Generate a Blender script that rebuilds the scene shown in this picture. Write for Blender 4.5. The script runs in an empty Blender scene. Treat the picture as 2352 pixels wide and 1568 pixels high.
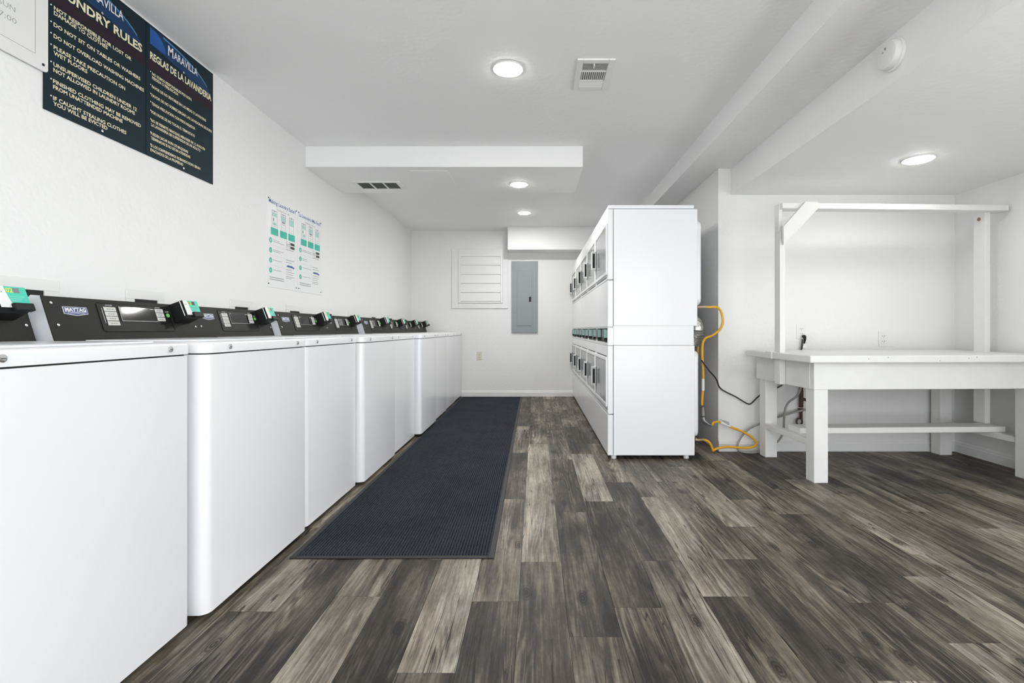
import bpy, bmesh, math, random
from mathutils import Vector, Matrix, Euler

random.seed(7)
scene = bpy.context.scene
COL = scene.collection
D = bpy.data

# ------------------------------------------------------------------ camera
F, VX, VY, CAMZ = 1140.0, 1230.0, 757.0, 0.94
cam_d = D.cameras.new('camera')
cam_d.sensor_width = 36.0
cam_d.lens = F / 2352 * 36.0
cam_d.shift_x = -(VX - 1176) / 2352
cam_d.shift_y = -(784 - VY) / 2352
cam_d.clip_start = 0.02
cam = D.objects.new('camera', cam_d)
COL.objects.link(cam)
cam.location = (0, 0, CAMZ)
cam.rotation_euler = (math.pi / 2, 0, 0)
scene.camera = cam

# ------------------------------------------------------------------ world, daylight, exposure
world = D.worlds.new('overcast_daylight')
scene.world = world
world.use_nodes = True
bg = world.node_tree.nodes['Background']
bg.inputs['Color'].default_value = (0.955, 0.98, 1.0, 1)
bg.inputs['Strength'].default_value = 5.2

# sampling portals in the two added window openings (they give no light of their own)
for nm, loc, rot, sx, sy in (('window_portal', (.65, -1.65, .99), (math.pi / 2, 0, 0), 3.1, 1.98),
                             ('window_portal', (3.30, -.1, .975), (math.pi / 2, 0, math.pi / 2), 2.8, 1.95)):
    pd = D.lights.new(nm, 'AREA'); pd.shape = 'RECTANGLE'; pd.size = sx; pd.size_y = sy
    pd.cycles.is_portal = True
    po = D.objects.new(nm, pd); COL.objects.link(po); po.location = loc; po.rotation_euler = rot

scene.view_settings.view_transform = 'Standard'
scene.view_settings.look = 'None'
scene.view_settings.gamma = 1.0
scene.view_settings.use_curve_mapping = False
scene.view_settings.exposure = 0.06
LAMP_W = 5.0
scene.cycles.max_bounces = 6
scene.cycles.diffuse_bounces = 4
scene.cycles.glossy_bounces = 3
scene.cycles.transmission_bounces = 2
scene.cycles.caustics_reflective = False
scene.cycles.caustics_refractive = False
scene.cycles.use_adaptive_sampling = True
scene.cycles.adaptive_threshold = 0.12
scene.cycles.adaptive_min_samples = 16

# ------------------------------------------------------------------ material helpers
def mat(name, color, rough=0.5, metal=0.0, coat=0.0, coat_rough=0.1, var=0.03, var_scale=6.0,
        bump=0.0, bump_scale=60.0, emit=0.0, spec=0.5):
    m = D.materials.new(name)
    m.use_nodes = True
    nt = m.node_tree
    b = nt.nodes['Principled BSDF']
    b.inputs['Roughness'].default_value = rough
    b.inputs['Metallic'].default_value = metal
    b.inputs['Specular IOR Level'].default_value = spec
    b.inputs['Coat Weight'].default_value = coat
    b.inputs['Coat Roughness'].default_value = coat_rough
    tc = nt.nodes.new('ShaderNodeTexCoord')
    n = nt.nodes.new('ShaderNodeTexNoise')
    n.inputs['Scale'].default_value = var_scale
    n.inputs['Detail'].default_value = 1
    nt.links.new(tc.outputs['Object'], n.inputs['Vector'])
    r = nt.nodes.new('ShaderNodeMix'); r.data_type = 'RGBA'
    c0 = [max(0, c * (1 - var)) for c in color] + [1]
    c1 = [min(1, c * (1 + var)) for c in color] + [1]
    r.inputs[6].default_value = c0; r.inputs[7].default_value = c1
    nt.links.new(n.outputs['Fac'], r.inputs[0])
    nt.links.new(r.outputs[2], b.inputs['Base Color'])
    if emit > 0:
        b.inputs['Emission Color'].default_value = (1, 0.97, 0.92, 1)
        b.inputs['Emission Strength'].default_value = emit
    if bump > 0:
        n2 = nt.nodes.new('ShaderNodeTexNoise')
        n2.inputs['Scale'].default_value = bump_scale
        n2.inputs['Detail'].default_value = 1.5
        nt.links.new(tc.outputs['Object'], n2.inputs['Vector'])
        bp = nt.nodes.new('ShaderNodeBump')
        bp.inputs['Strength'].default_value = bump
        bp.inputs['Distance'].default_value = 0.01
        nt.links.new(n2.outputs['Fac'], bp.inputs['Height'])
        nt.links.new(bp.outputs['Normal'], b.inputs['Normal'])
    return m

M = {}
M['wall'] = mat('painted_wall', (0.85, 0.85, 0.84), 0.6, var=0.012, var_scale=1.5, bump=0.22, bump_scale=45, spec=0.3)
M['ceiling'] = mat('painted_ceiling', (0.90, 0.90, 0.895), 0.65, var=0.012, var_scale=1.2, bump=0.13, bump_scale=38, spec=0.3)
M['trim'] = mat('painted_trim', (0.82, 0.82, 0.81), 0.4, var=0.03, var_scale=9)
M['enamel'] = mat('white_enamel', (0.84, 0.85, 0.87), 0.28, coat=0.3, coat_rough=0.15, var=0.006, var_scale=2)
M['enamel2'] = mat('white_enamel_console', (0.84, 0.855, 0.88), 0.3, coat=0.2, var=0.006)
M['plastic'] = mat('white_plastic', (0.82, 0.82, 0.80), 0.35, var=0.01)
M['ivory'] = mat('ivory_plastic', (0.70, 0.68, 0.58), 0.4, var=0.02)
M['black_panel'] = mat('black_textured_metal', (0.020, 0.020, 0.017), 0.5, var=0.4, var_scale=240, spec=0.22)
M['black_plastic'] = mat('black_plastic', (0.011, 0.011, 0.012), 0.45, var=0.1, spec=0.25)
M['black_recess'] = mat('black_overlay', (0.010, 0.010, 0.010), 0.4, var=0.1, spec=0.2)
M['black_glass'] = mat('black_display_glass', (0.006, 0.006, 0.006), 0.06, coat=0.6, coat_rough=0.03, var=0.05)
M['dark_gap'] = mat('dark_gap', (0.02, 0.02, 0.02), 0.8)
M['button'] = mat('grey_button', (0.62, 0.62, 0.58), 0.5, var=0.03)
M['button_ink'] = mat('button_ink', (0.12, 0.12, 0.12), 0.6)
M['white_ink'] = mat('white_ink', (0.85, 0.85, 0.85), 0.5)
M['green_button'] = mat('green_button', (0.22, 0.62, 0.16), 0.4)
M['navy'] = mat('badge_navy', (0.03, 0.06, 0.22), 0.4)
M['teal'] = mat('teal_label', (0.045, 0.60, 0.44), 0.4, var=0.03)
M['teal_poster'] = mat('teal_print', (0.03, 0.48, 0.36), 0.5, var=0.03)
M['yellow_ink'] = mat('yellow_ink', (0.85, 0.72, 0.02), 0.5)
M['grey_ink'] = mat('grey_ink', (0.22, 0.22, 0.24), 0.6)
M['pale_ink'] = mat('pale_grey_ink', (0.33, 0.34, 0.35), 0.6)
M['chrome'] = mat('chrome', (0.72, 0.72, 0.72), 0.22, metal=1.0)
M['steel'] = mat('dull_steel', (0.26, 0.25, 0.24), 0.42, metal=0.9, var=0.15, var_scale=60)
M['foil'] = mat('aluminium_foil_duct', (0.45, 0.45, 0.43), 0.3, metal=1.0, var=0.1, var_scale=40, bump=0.3, bump_scale=70)
M['door_glass'] = mat('grey_door_glass', (0.27, 0.285, 0.275), 0.16, var=0.08, var_scale=3)
M['grey_panel'] = mat('grey_electrical_enamel', (0.27, 0.31, 0.32), 0.42, var=0.05, var_scale=4)
M['yellow_hose'] = mat('yellow_gas_hose', (0.80, 0.42, 0.02), 0.4, var=0.08, var_scale=30)
M['black_cable'] = mat('black_cable', (0.012, 0.012, 0.012), 0.45)
M['grey_hose'] = mat('grey_hose', (0.30, 0.30, 0.27), 0.45, var=0.1, var_scale=30)
M['rust'] = mat('rusty_iron', (0.075, 0.045, 0.03), 0.8, var=0.5, var_scale=60, bump=0.4, bump_scale=120)
M['brass'] = mat('brass', (0.60, 0.50, 0.32), 0.35, metal=0.9, var=0.1, var_scale=40)
M['sign_navy'] = mat('dark_sign_blue', (0.006, 0.019, 0.028), 0.5, var=0.15, var_scale=8, spec=0.2)
M['sign_blue'] = mat('sign_bright_blue', (0.02, 0.10, 0.34), 0.45, spec=0.2, var=0.2, var_scale=10)
M['sign_mid'] = mat('sign_mid_blue', (0.010, 0.042, 0.115), 0.45, spec=0.2, var=0.2, var_scale=10)
M['sign_arc'] = mat('sign_arc_blue', (0.06, 0.22, 0.42), 0.35)
M['cream_ink'] = mat('cream_ink', (0.86, 0.79, 0.55), 0.5)
M['maroon'] = mat('sign_maroon', (0.022, 0.012, 0.020), 0.5, spec=0.2)
M['sign_white'] = mat('sign_white', (0.78, 0.78, 0.75), 0.4, var=0.01)
M['paper'] = mat('poster_white', (0.82, 0.83, 0.83), 0.35, var=0.01)
M['blue_ink'] = mat('poster_blue', (0.06, 0.10, 0.34), 0.5)
M['black_ink'] = mat('black_ink', (0.03, 0.03, 0.03), 0.5)
M['shaded_teal'] = mat('shaded_teal_label', (0.030, 0.050, 0.045), 0.3)  # label teal darkened to near black, its shade put into the colour
M['pale_teal'] = mat('pale_teal', (0.42, 0.66, 0.62), 0.5)
M['grey_slat'] = mat('grey_grille', (0.40, 0.41, 0.39), 0.6)
M['vent_dark'] = mat('vent_dark', (0.06, 0.055, 0.05), 0.8)
M['lens'] = mat('lamp_lens', (0.9, 0.9, 0.9), 0.4, emit=48.0)
M['rubber'] = mat('black_rubber', (0.018, 0.018, 0.020), 0.6)
M['wood_paint'] = mat('white_painted_wood', (0.80, 0.80, 0.785), 0.42, var=0.035, var_scale=10, bump=0.12, bump_scale=30)
M['knot'] = mat('bare_wood_knot', (0.30, 0.20, 0.14), 0.7, var=0.3, var_scale=80)
M['subfloor'] = mat('dark_subfloor', (0.03, 0.027, 0.023), 0.8)

def carpet():
    m = D.materials.new('ribbed_charcoal_carpet'); m.use_nodes = True
    nt = m.node_tree; L = nt.links; b = nt.nodes['Principled BSDF']
    b.inputs['Roughness'].default_value = 0.95
    b.inputs['Specular IOR Level'].default_value = 0.15
    tc = nt.nodes.new('ShaderNodeTexCoord')
    w = nt.nodes.new('ShaderNodeTexWave'); w.wave_type = 'BANDS'; w.bands_direction = 'X'
    w.inputs['Scale'].default_value = 0.314 / 0.0125
    w.inputs['Distortion'].default_value = 0.6
    w.inputs['Detail Scale'].default_value = 6
    L.new(tc.outputs['Object'], w.inputs['Vector'])
    n = nt.nodes.new('ShaderNodeTexNoise'); n.inputs['Scale'].default_value = 160; n.inputs['Detail'].default_value = 3
    L.new(tc.outputs['Object'], n.inputs['Vector'])
    nb = nt.nodes.new('ShaderNodeTexNoise'); nb.inputs['Scale'].default_value = 3.5; nb.inputs['Detail'].default_value = 4
    L.new(tc.outputs['Object'], nb.inputs['Vector'])
    mp = nt.nodes.new('ShaderNodeMapping'); mp.inputs['Scale'].default_value = (60, 9, 1)
    L.new(tc.outputs['Object'], mp.inputs['Vector'])
    ns = nt.nodes.new('ShaderNodeTexNoise'); ns.inputs['Scale'].default_value = 1.6; ns.inputs['Detail'].default_value = 2
    L.new(mp.outputs['Vector'], ns.inputs['Vector'])
    add = nt.nodes.new('ShaderNodeMath'); add.operation = 'MULTIPLY_ADD'
    L.new(w.outputs['Fac'], add.inputs[0]); add.inputs[1].default_value = 0.75
    L.new(n.outputs['Fac'], add.inputs[2])
    a2 = nt.nodes.new('ShaderNodeMath'); a2.operation = 'MULTIPLY_ADD'
    L.new(nb.outputs['Fac'], a2.inputs[0]); a2.inputs[1].default_value = 0.5; L.new(add.outputs[0], a2.inputs[2])
    a3 = nt.nodes.new('ShaderNodeMath'); a3.operation = 'MULTIPLY_ADD'
    L.new(ns.outputs['Fac'], a3.inputs[0]); a3.inputs[1].default_value = 0.4; L.new(a2.outputs[0], a3.inputs[2])
    r = nt.nodes.new('ShaderNodeValToRGB')
    r.color_ramp.elements[0].position = 0.55; r.color_ramp.elements[0].color = (0.008, 0.010, 0.014, 1)
    r.color_ramp.elements[1].position = 1.0; r.color_ramp.elements[1].color = (0.050, 0.056, 0.074, 1)
    sc = nt.nodes.new('ShaderNodeMath'); sc.operation = 'MULTIPLY'; sc.inputs[1].default_value = 0.57
    L.new(a3.outputs[0], sc.inputs[0])
    L.new(sc.outputs[0], r.inputs['Fac']); L.new(r.outputs['Color'], b.inputs['Base Color'])
    bp = nt.nodes.new('ShaderNodeBump'); bp.inputs['Strength'].default_value = 0.8; bp.inputs['Distance'].default_value = 0.004
    L.new(a3.outputs[0], bp.inputs['Height']); L.new(bp.outputs['Normal'], b.inputs['Normal'])
    return m
M['carpet'] = carpet()

def plank_wood():
    m = D.materials.new('weathered_vinyl_plank'); m.use_nodes = True
    nt = m.node_tree; L = nt.links; N = nt.nodes; b = N['Principled BSDF']
    b.inputs['Specular IOR Level'].default_value = 0.28
    tc = N.new('ShaderNodeTexCoord'); oi = N.new('ShaderNodeObjectInfo')
    off = N.new('ShaderNodeVectorMath'); off.operation = 'SCALE'
    L.new(oi.outputs['Location'], off.inputs[0]); off.inputs['Scale'].default_value = 7.31
    pos = N.new('ShaderNodeVectorMath'); pos.operation = 'ADD'
    L.new(tc.outputs['Object'], pos.inputs[0]); L.new(off.outputs[0], pos.inputs[1])
    def noise(sx, sy, detail=4, rough=0.55, dist=0.0):
        mp = N.new('ShaderNodeMapping'); mp.inputs['Scale'].default_value = (sx, sy, 1)
        L.new(pos.outputs[0], mp.inputs['Vector'])
        n = N.new('ShaderNodeTexNoise'); n.inputs['Scale'].default_value = 1
        n.inputs['Detail'].default_value = detail; n.inputs['Roughness'].default_value = rough
        n.inputs['Distortion'].default_value = dist
        L.new(mp.outputs[0], n.inputs['Vector'])
        return n.outputs['Fac']
    def math_(op, a, b_=None, c=None):
        x = N.new('ShaderNodeMath'); x.operation = op
        for i, v in enumerate((a, b_, c)):
            if v is None: continue
            if isinstance(v, (int, float)): x.inputs[i].default_value = v
            else: L.new(v, x.inputs[i])
        return x.outputs[0]
    blotch = noise(6.5, 1.7, 3.5, 0.6)
    streak = noise(26, 1.1, 4, 0.62)
    fine = noise(150, 4.0, 2.5, 0.65)
    speck = noise(85, 22, 2, 0.7)
    cont = noise(11, 0.8, 2, 0.5, 0.6)
    rings = math_('SINE', math_('MULTIPLY', cont, 85.0))
    ringsm = math_('MULTIPLY', rings, math_('SUBTRACT', noise(7, 1.3, 1), 0.36))
    # thin dark cracks: narrow band round a level of a stretched noise
    cr = noise(24, 0.75, 2.5, 0.6, 0.5)
    crack = math_('LESS_THAN', math_('ABSOLUTE', math_('SUBTRACT', cr, 0.55)), 0.010)
    crack = math_('MULTIPLY', crack, math_('GREATER_THAN', noise(6, 1.1, 1), 0.50))
    # knots
    kmp = N.new('ShaderNodeMapping'); kmp.inputs['Scale'].default_value = (7.5, 3.2, 1)
    L.new(pos.outputs[0], kmp.inputs['Vector'])
    kv = N.new('ShaderNodeTexVoronoi'); kv.voronoi_dimensions = '2D'; kv.inputs['Scale'].default_value = 1
    L.new(kmp.outputs[0], kv.inputs['Vector'])
    ks = N.new('ShaderNodeSeparateColor'); L.new(kv.outputs['Color'], ks.inputs['Color'])
    kn = math_('MAXIMUM', math_('MULTIPLY_ADD', kv.outputs['Distance'], -5.5, 1.0), 0.0)
    kn = math_('MULTIPLY', kn, math_('GREATER_THAN', ks.outputs['Red'], 0.72))
    kring = math_('MULTIPLY', math_('SINE', math_('MULTIPLY', kv.outputs['Distance'], 110.0)), kn)
    sep = N.new('ShaderNodeSeparateColor'); L.new(oi.outputs['Color'], sep.inputs['Color'])
    v = math_('MULTIPLY_ADD', math_('SUBTRACT', blotch, 0.5), 1.15, sep.outputs['Red'])
    v = math_('MULTIPLY_ADD', math_('SUBTRACT', streak, 0.5), 0.95, v)
    v = math_('MULTIPLY_ADD', math_('SUBTRACT', fine, 0.5), 0.62, v)
    v = math_('MULTIPLY_ADD', math_('SUBTRACT', speck, 0.5), 0.35, v)
    v = math_('MULTIPLY_ADD', ringsm, 0.40, v)
    v = math_('MULTIPLY_ADD', crack, -0.42, v)
    v = math_('MULTIPLY_ADD', kn, -0.45, v)
    v = math_('MULTIPLY_ADD', kring, 0.22, v)
    r = N.new('ShaderNodeValToRGB'); e = r.color_ramp.elements
    e[0].position = 0.0; e[0].color = (0.018, 0.014, 0.011, 1)
    e[1].position = 1.0; e[1].color = (0.54, 0.48, 0.395, 1)
    for p, c in ((0.25, (0.060, 0.048, 0.037, 1)), (0.5, (0.165, 0.140, 0.110, 1)), (0.75, (0.33, 0.29, 0.235, 1))):
        x = e.new(p); x.color = c
    L.new(v, r.inputs['Fac'])
    hue = N.new('ShaderNodeMix'); hue.data_type = 'RGBA'; hue.blend_type = 'MULTIPLY'
    L.new(r.outputs['Color'], hue.inputs[6])
    hue.inputs[7].default_value = (0.93, 0.965, 0.99, 1)
    hf = math_('MULTIPLY_ADD', math_('SUBTRACT', noise(5, 1.5, 1), 0.48), 5.0, sep.outputs['Green'])
    hc = N.new('ShaderNodeClamp'); L.new(hf, hc.inputs['Value'])
    L.new(hc.outputs[0], hue.inputs[0])
    L.new(hue.outputs[2], b.inputs['Base Color'])
    L.new(math_('MULTIPLY_ADD', fine, 0.25, 0.36), b.inputs['Roughness'])
    bp = N.new('ShaderNodeBump'); bp.inputs['Strength'].default_value = 0.5; bp.inputs['Distance'].default_value = 0.002
    L.new(fine, bp.inputs['Height']); L.new(bp.outputs['Normal'], b.inputs['Normal'])
    return m
M['plank'] = plank_wood()

# ------------------------------------------------------------------ geometry helpers
def new_obj(name, me, parent=None, loc=None):
    o = D.objects.new(name, me)
    COL.objects.link(o)
    if parent is not None: o.parent = parent
    if loc is not None: o.location = loc
    return o

def tag(o, label=None, cat=None, group=None, kind=None):
    if label: o['label'] = label
    if cat: o['category'] = cat
    if group: o['group'] = group
    if kind: o['kind'] = kind
    return o

def empty(name, loc, label=None, cat=None, group=None, rz=0.0):
    o = D.objects.new(name, None); COL.objects.link(o)
    o.location = loc; o.rotation_euler = (0, 0, rz); o.empty_display_size = 0.05
    return tag(o, label, cat, group)

class MB:
    def __init__(s): s.bm = bmesh.new()
    def _merge(s, t, mtx=None):
        if mtx is not None: bmesh.ops.transform(t, matrix=mtx, verts=t.verts)
        me = D.meshes.new('tmp'); t.to_mesh(me); t.free(); s.bm.from_mesh(me); D.meshes.remove(me)
        return s
    def box(s, x0, x1, y0, y1, z0, z1, bev=0.0, seg=2, mtx=None):
        t = bmesh.new(); bmesh.ops.create_cube(t, size=1)
        for v in t.verts:
            v.co = Vector((x0 if v.co.x < 0 else x1, y0 if v.co.y < 0 else y1, z0 if v.co.z < 0 else z1))
        if bev > 0:
            bmesh.ops.bevel(t, geom=t.edges[:], offset=bev, segments=seg, profile=0.5, affect='EDGES', clamp_overlap=True)
        return s._merge(t, mtx)
    def prism(s, pts, h0, h1, axis='z', bev=0.0, mtx=None, seg=2):
        """polygon pts in 2D, extruded between h0 and h1 along axis"""
        t = bmesh.new()
        def P(p, h):
            if axis == 'z': return (p[0], p[1], h)
            if axis == 'y': return (p[0], h, p[1])
            return (h, p[0], p[1])
        a = [t.verts.new(P(p, h0)) for p in pts]; b = [t.verts.new(P(p, h1)) for p in pts]
        n = len(pts)
        t.faces.new(a); t.faces.new(b[::-1])
        for i in range(n): t.faces.new((a[i], b[i], b[(i + 1) % n], a[(i + 1) % n]))
        bmesh.ops.recalc_face_normals(t, faces=t.faces[:])
        if bev > 0:
            es = [e for e in t.edges if all(abs((v.co.z if axis == 'z' else v.co.y if axis == 'y' else v.co.x) - h1) < 1e-6 for v in e.verts)]
            bmesh.ops.bevel(t, geom=es, offset=bev, segments=seg, profile=0.5, affect='EDGES', clamp_overlap=True)
        return s._merge(t, mtx)
    def cyl(s, c, r, h, axis='z', seg=20, r2=None, mtx=None, bev=0.0):
        t = bmesh.new()
        bmesh.ops.create_cone(t, cap_ends=True, segments=seg, radius1=r, radius2=r if r2 is None else r2, depth=h)
        if bev > 0:
            es = [e for e in t.edges if abs(e.verts[0].co.z - e.verts[1].co.z) < 1e-6]
            bmesh.ops.bevel(t, geom=es, offset=bev, segments=2, profile=0.5, affect='EDGES', clamp_overlap=True)
        R = Matrix.Identity(4)
        if axis == 'x': R = Matrix.Rotation(math.pi / 2, 4, 'Y')
        if axis == 'y': R = Matrix.Rotation(-math.pi / 2, 4, 'X')
        mm = Matrix.Translation(c) @ R
        return s._merge(t, mm if mtx is None else mtx @ mm)
    def ring(s, c, r0, r1, h, seg=32):
        t = bmesh.new()
        prof = [(r0, 0), (r1, 0), (r1, -h * 0.5), (r1 - h * 0.4, -h), (r0, -h * 0.7)]
        vs = []
        for i in range(seg):
            a = 2 * math.pi * i / seg
            vs.append([t.verts.new((c[0] + p[0] * math.cos(a), c[1] + p[0] * math.sin(a), c[2] + p[1])) for p in prof])
        k = len(prof)
        for i in range(seg):
            A, B = vs[i], vs[(i + 1) % seg]
            for j in range(k): t.faces.new((A[j], B[j], B[(j + 1) % k], A[(j + 1) % k]))
        bmesh.ops.recalc_face_normals(t, faces=t.faces[:])
        return s._merge(t)
    def tube(s, pts, r, seg=10, sub=8, radii=None):
        P = [Vector(p) for p in pts]
        path = []; rr = []
        n = len(P)
        for i in range(n - 1):
            p0 = P[max(0, i - 1)]; p1 = P[i]; p2 = P[i + 1]; p3 = P[min(n - 1, i + 2)]
            for k in range(sub):
                t = k / sub
                path.append(0.5 * ((2 * p1) + (-p0 + p2) * t + (2 * p0 - 5 * p1 + 4 * p2 - p3) * t * t + (-p0 + 3 * p1 - 3 * p2 + p3) * t ** 3))
                rr.append(r if radii is None else radii[i] * (1 - t) + radii[i + 1] * t)
        path.append(P[-1]); rr.append(r if radii is None else radii[-1])
        t = bmesh.new(); rings = []
        up = Vector((0.13, 0.9, 0.31)).normalized()
        for i, p in enumerate(path):
            d = (path[min(i + 1, len(path) - 1)] - path[max(i - 1, 0)])
            d = d.normalized() if d.length > 1e-9 else Vector((0, 0, 1))
            a = (up - d * up.dot(d)).normalized(); up = a
            b = d.cross(a)
            rings.append([t.verts.new(p + rr[i] * (math.cos(2 * math.pi * k / seg) * a + math.sin(2 * math.pi * k / seg) * b)) for k in range(seg)])
        for i in range(len(rings) - 1):
            for k in range(seg):
                t.faces.new((rings[i][k], rings[i][(k + 1) % seg], rings[i + 1][(k + 1) % seg], rings[i + 1][k]))
        t.faces.new(rings[0][::-1]); t.faces.new(rings[-1])
        bmesh.ops.recalc_face_normals(t, faces=t.faces[:])
        return s._merge(t)
    def mesh(s, me, mtx):
        t = bmesh.new(); t.from_mesh(me)
        return s._merge(t, mtx)
    def xf(s, mtx):
        bmesh.ops.transform(s.bm, matrix=mtx, verts=s.bm.verts); return s
    def build(s, name, m, parent=None, loc=None, smooth=False, label=None):
        me = D.meshes.new(name); s.bm.to_mesh(me); s.bm.free()
        me.materials.append(M[m] if isinstance(m, str) else m)
        if smooth:
            me.polygons.foreach_set('use_smooth', [True] * len(me.polygons))
            me.update()
            try: me.set_sharp_from_angle(angle=math.radians(35))
            except Exception: pass
        o = new_obj(name, me, parent, loc)
        if label: o['label'] = label
        return o

def round_rect(x0, x1, y0, y1, r, n=6):
    pts = []
    for cx, cy, a0 in ((x1 - r, y1 - r, 0), (x0 + r, y1 - r, 90), (x0 + r, y0 + r, 180), (x1 - r, y0 + r, 270)):
        for i in range(n + 1):
            a = math.radians(a0 + 90 * i / n)
            pts.append((cx + r * math.cos(a), cy + r * math.sin(a)))
    return pts

def frame(o, u, v):
    u = Vector(u).normalized(); v = Vector(v).normalized(); n = u.cross(v)
    m = Matrix.Identity(4)
    for i in range(3):
        m[i][0] = u[i]; m[i][1] = v[i]; m[i][2] = n[i]; m[i][3] = o[i]
    return m

_tc = {}
def text_mesh(txt, bold=0.0, space=1.0):
    key = (txt, bold, space)
    if key in _tc: return _tc[key]
    cu = D.curves.new('t', 'FONT'); cu.body = txt; cu.size = 1.0; cu.resolution_u = 2
    cu.offset = bold; cu.space_character = space; cu.extrude = 0.0
    ob = D.objects.new('t', cu); COL.objects.link(ob)
    bpy.context.view_layer.update()
    dg = bpy.context.evaluated_depsgraph_get()
    me = D.meshes.new_from_object(ob.evaluated_get(dg))
    D.objects.remove(ob); D.curves.remove(cu)
    xs = [v.co.x for v in me.vertices] or [0, 1]; ys = [v.co.y for v in me.vertices] or [0, 1]
    _tc[key] = (me, min(xs), max(xs), min(ys), max(ys))
    return _tc[key]

def put_text(mb, F4, txt, u0, v0, w=None, h=0.01, bold=0.0, lift=0.0006, align='l'):
    """text with left end at u0, baseline v0, cap height h; fitted to width w when given"""
    me, x0, x1, y0, y1 = text_mesh(txt, bold)
    cap = 0.70
    sy = h / cap
    sx = sy if w is None else w / max(1e-6, x1 - x0)
    du = u0 - x0 * sx
    if align == 'c': du = u0 - (x0 + x1) / 2 * sx
    m = F4 @ Matrix.Translation((du, v0, lift)) @ Matrix.Diagonal((sx, sy, 1, 1))
    mb.mesh(me, m)

def copy_tree(o, parent=None):
    c = o.copy(); COL.objects.link(c)
    if parent is not None: c.parent = parent
    for ch in list(o.children): copy_tree(ch, c)
    return c

def px(x, y, Y):
    """world point seen at a photograph pixel for a known distance (measuring aid)"""
    return Vector(((x - VX) / F * Y, Y, CAMZ - (y - VY) / F * Y))

# ------------------------------------------------------------------ room shell
XL, XR, YB, YF = -1.75, 3.25, 7.0, -1.6
ZC, ZS, ZN = 2.335, 2.19, 1.985            # main ceiling, dropped strip, niche ceiling
XS, XN, XC, YN = 1.18, 1.515, 1.418, 3.85  # step, beam face, column face, niche wall

def struct(name, mb, m, parent=None):
    o = mb.build(name, m, parent)
    if parent is None: tag(o, kind='structure')
    return o

floor = struct('floor', MB().box(XL - .1, XR + .1, YF - .1, YB + .1, -0.12, -0.003), 'subfloor')
struct('wall_left', MB().box(XL - .1, XL, YF, YB + .1, 0, 2.5), 'wall')
struct('wall_back', MB().box(XL, XC + .1, YB, YB + .1, 0, 2.5), 'wall')
struct('wall_right', MB().box(XC, XC + .1, YN, YB, 0, 2.5), 'wall')
struct('wall_niche', MB().box(XC + .1, XR + .1, YN, YN + .1, 0, 2.5), 'wall')
# side wall: solid along the niche, unseen window bay added for light from the right
struct('wall_side', MB().box(XR, XR + .1, 1.3, YN, 0, 2.5).box(XR, XR + .1, YF - .1, -1.5, 0, 2.5).box(XR, XR + .1, -1.5, 1.3, 1.95, 2.5), 'wall')
wf = MB()
for y in (-1.5, -.57, .36, 1.25): wf.box(XR + .02, XR + .08, y, y + .05, 0, 1.95)
struct('added_side_window', wf, 'trim')
# entrance wall behind the camera: unseen opening, placed and sized to let daylight in
struct('wall_front', MB().box(XL - .1, -.9, YF - .1, YF, 0, 2.5).box(2.2, XR + .1, YF - .1, YF, 0, 2.5)
       .box(-.9, 2.2, YF - .1, YF, 1.98, 2.5), 'wall')
wf = MB()
for x in (-.9, .12, 1.13, 2.15):
    wf.box(x, x + .05, YF - .08, YF - .02, 0, 1.98)
struct('unseen_front_window', wf, 'trim')
struct('ceiling', MB().box(XL - .1, XS, YF - .1, YB + .1, ZC, 2.5), 'ceiling')
struct('ceiling_step', MB().box(XS, XN, YF - .1, YB + .1, ZS, 2.5), 'ceiling')
struct('ceiling_niche', MB().box(XN, XR + .1, YF - .1, YN + .1, ZN, 2.5), 'ceiling')
duct = struct('ceiling_duct_box', MB().box(XL, .36, 3.768, 4.487, 2.176, ZC, bev=.004), 'ceiling')
struct('ceiling_bulkhead', MB().box(-.377, XC, 6.72, YB, 2.025, ZC, bev=.004), 'ceiling')
# faint access hatch on the underside of the dropped box
MB().box(-.98, -.68, 3.86, 4.22, 2.1735, 2.1765).build('access_hatch', 'ceiling', duct)

def base_board(name, x0, x1, y0, y1, axis, sgn):
    mb = MB()
    if axis == 'x':   # runs along x, face towards -y
        prof = [(0, 0), (-.014, 0), (-.014, .058), (-.009, .066), (-.009, .074), (-.004, .084), (0, .084)]
        mb.prism([(y1 + p[0], p[1]) for p in prof], x0, x1, axis='x')
    else:
        prof = [(0, 0), (-.014, 0), (-.014, .058), (-.009, .066), (-.009, .074), (-.004, .084), (0, .084)]
        mb.prism([(x1 + p[0], p[1]) for p in prof], y0, y1, axis='y')
    return struct(name, mb, 'trim')
base_board('baseboard_back', XL, XC, YB, YB, 'x', -1)
base_board('baseboard_niche', XC, XR, YN, YN, 'x', -1)
base_board('baseboard_side', XR, XR, 0.2, YN - .014, 'y', -1)

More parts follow.
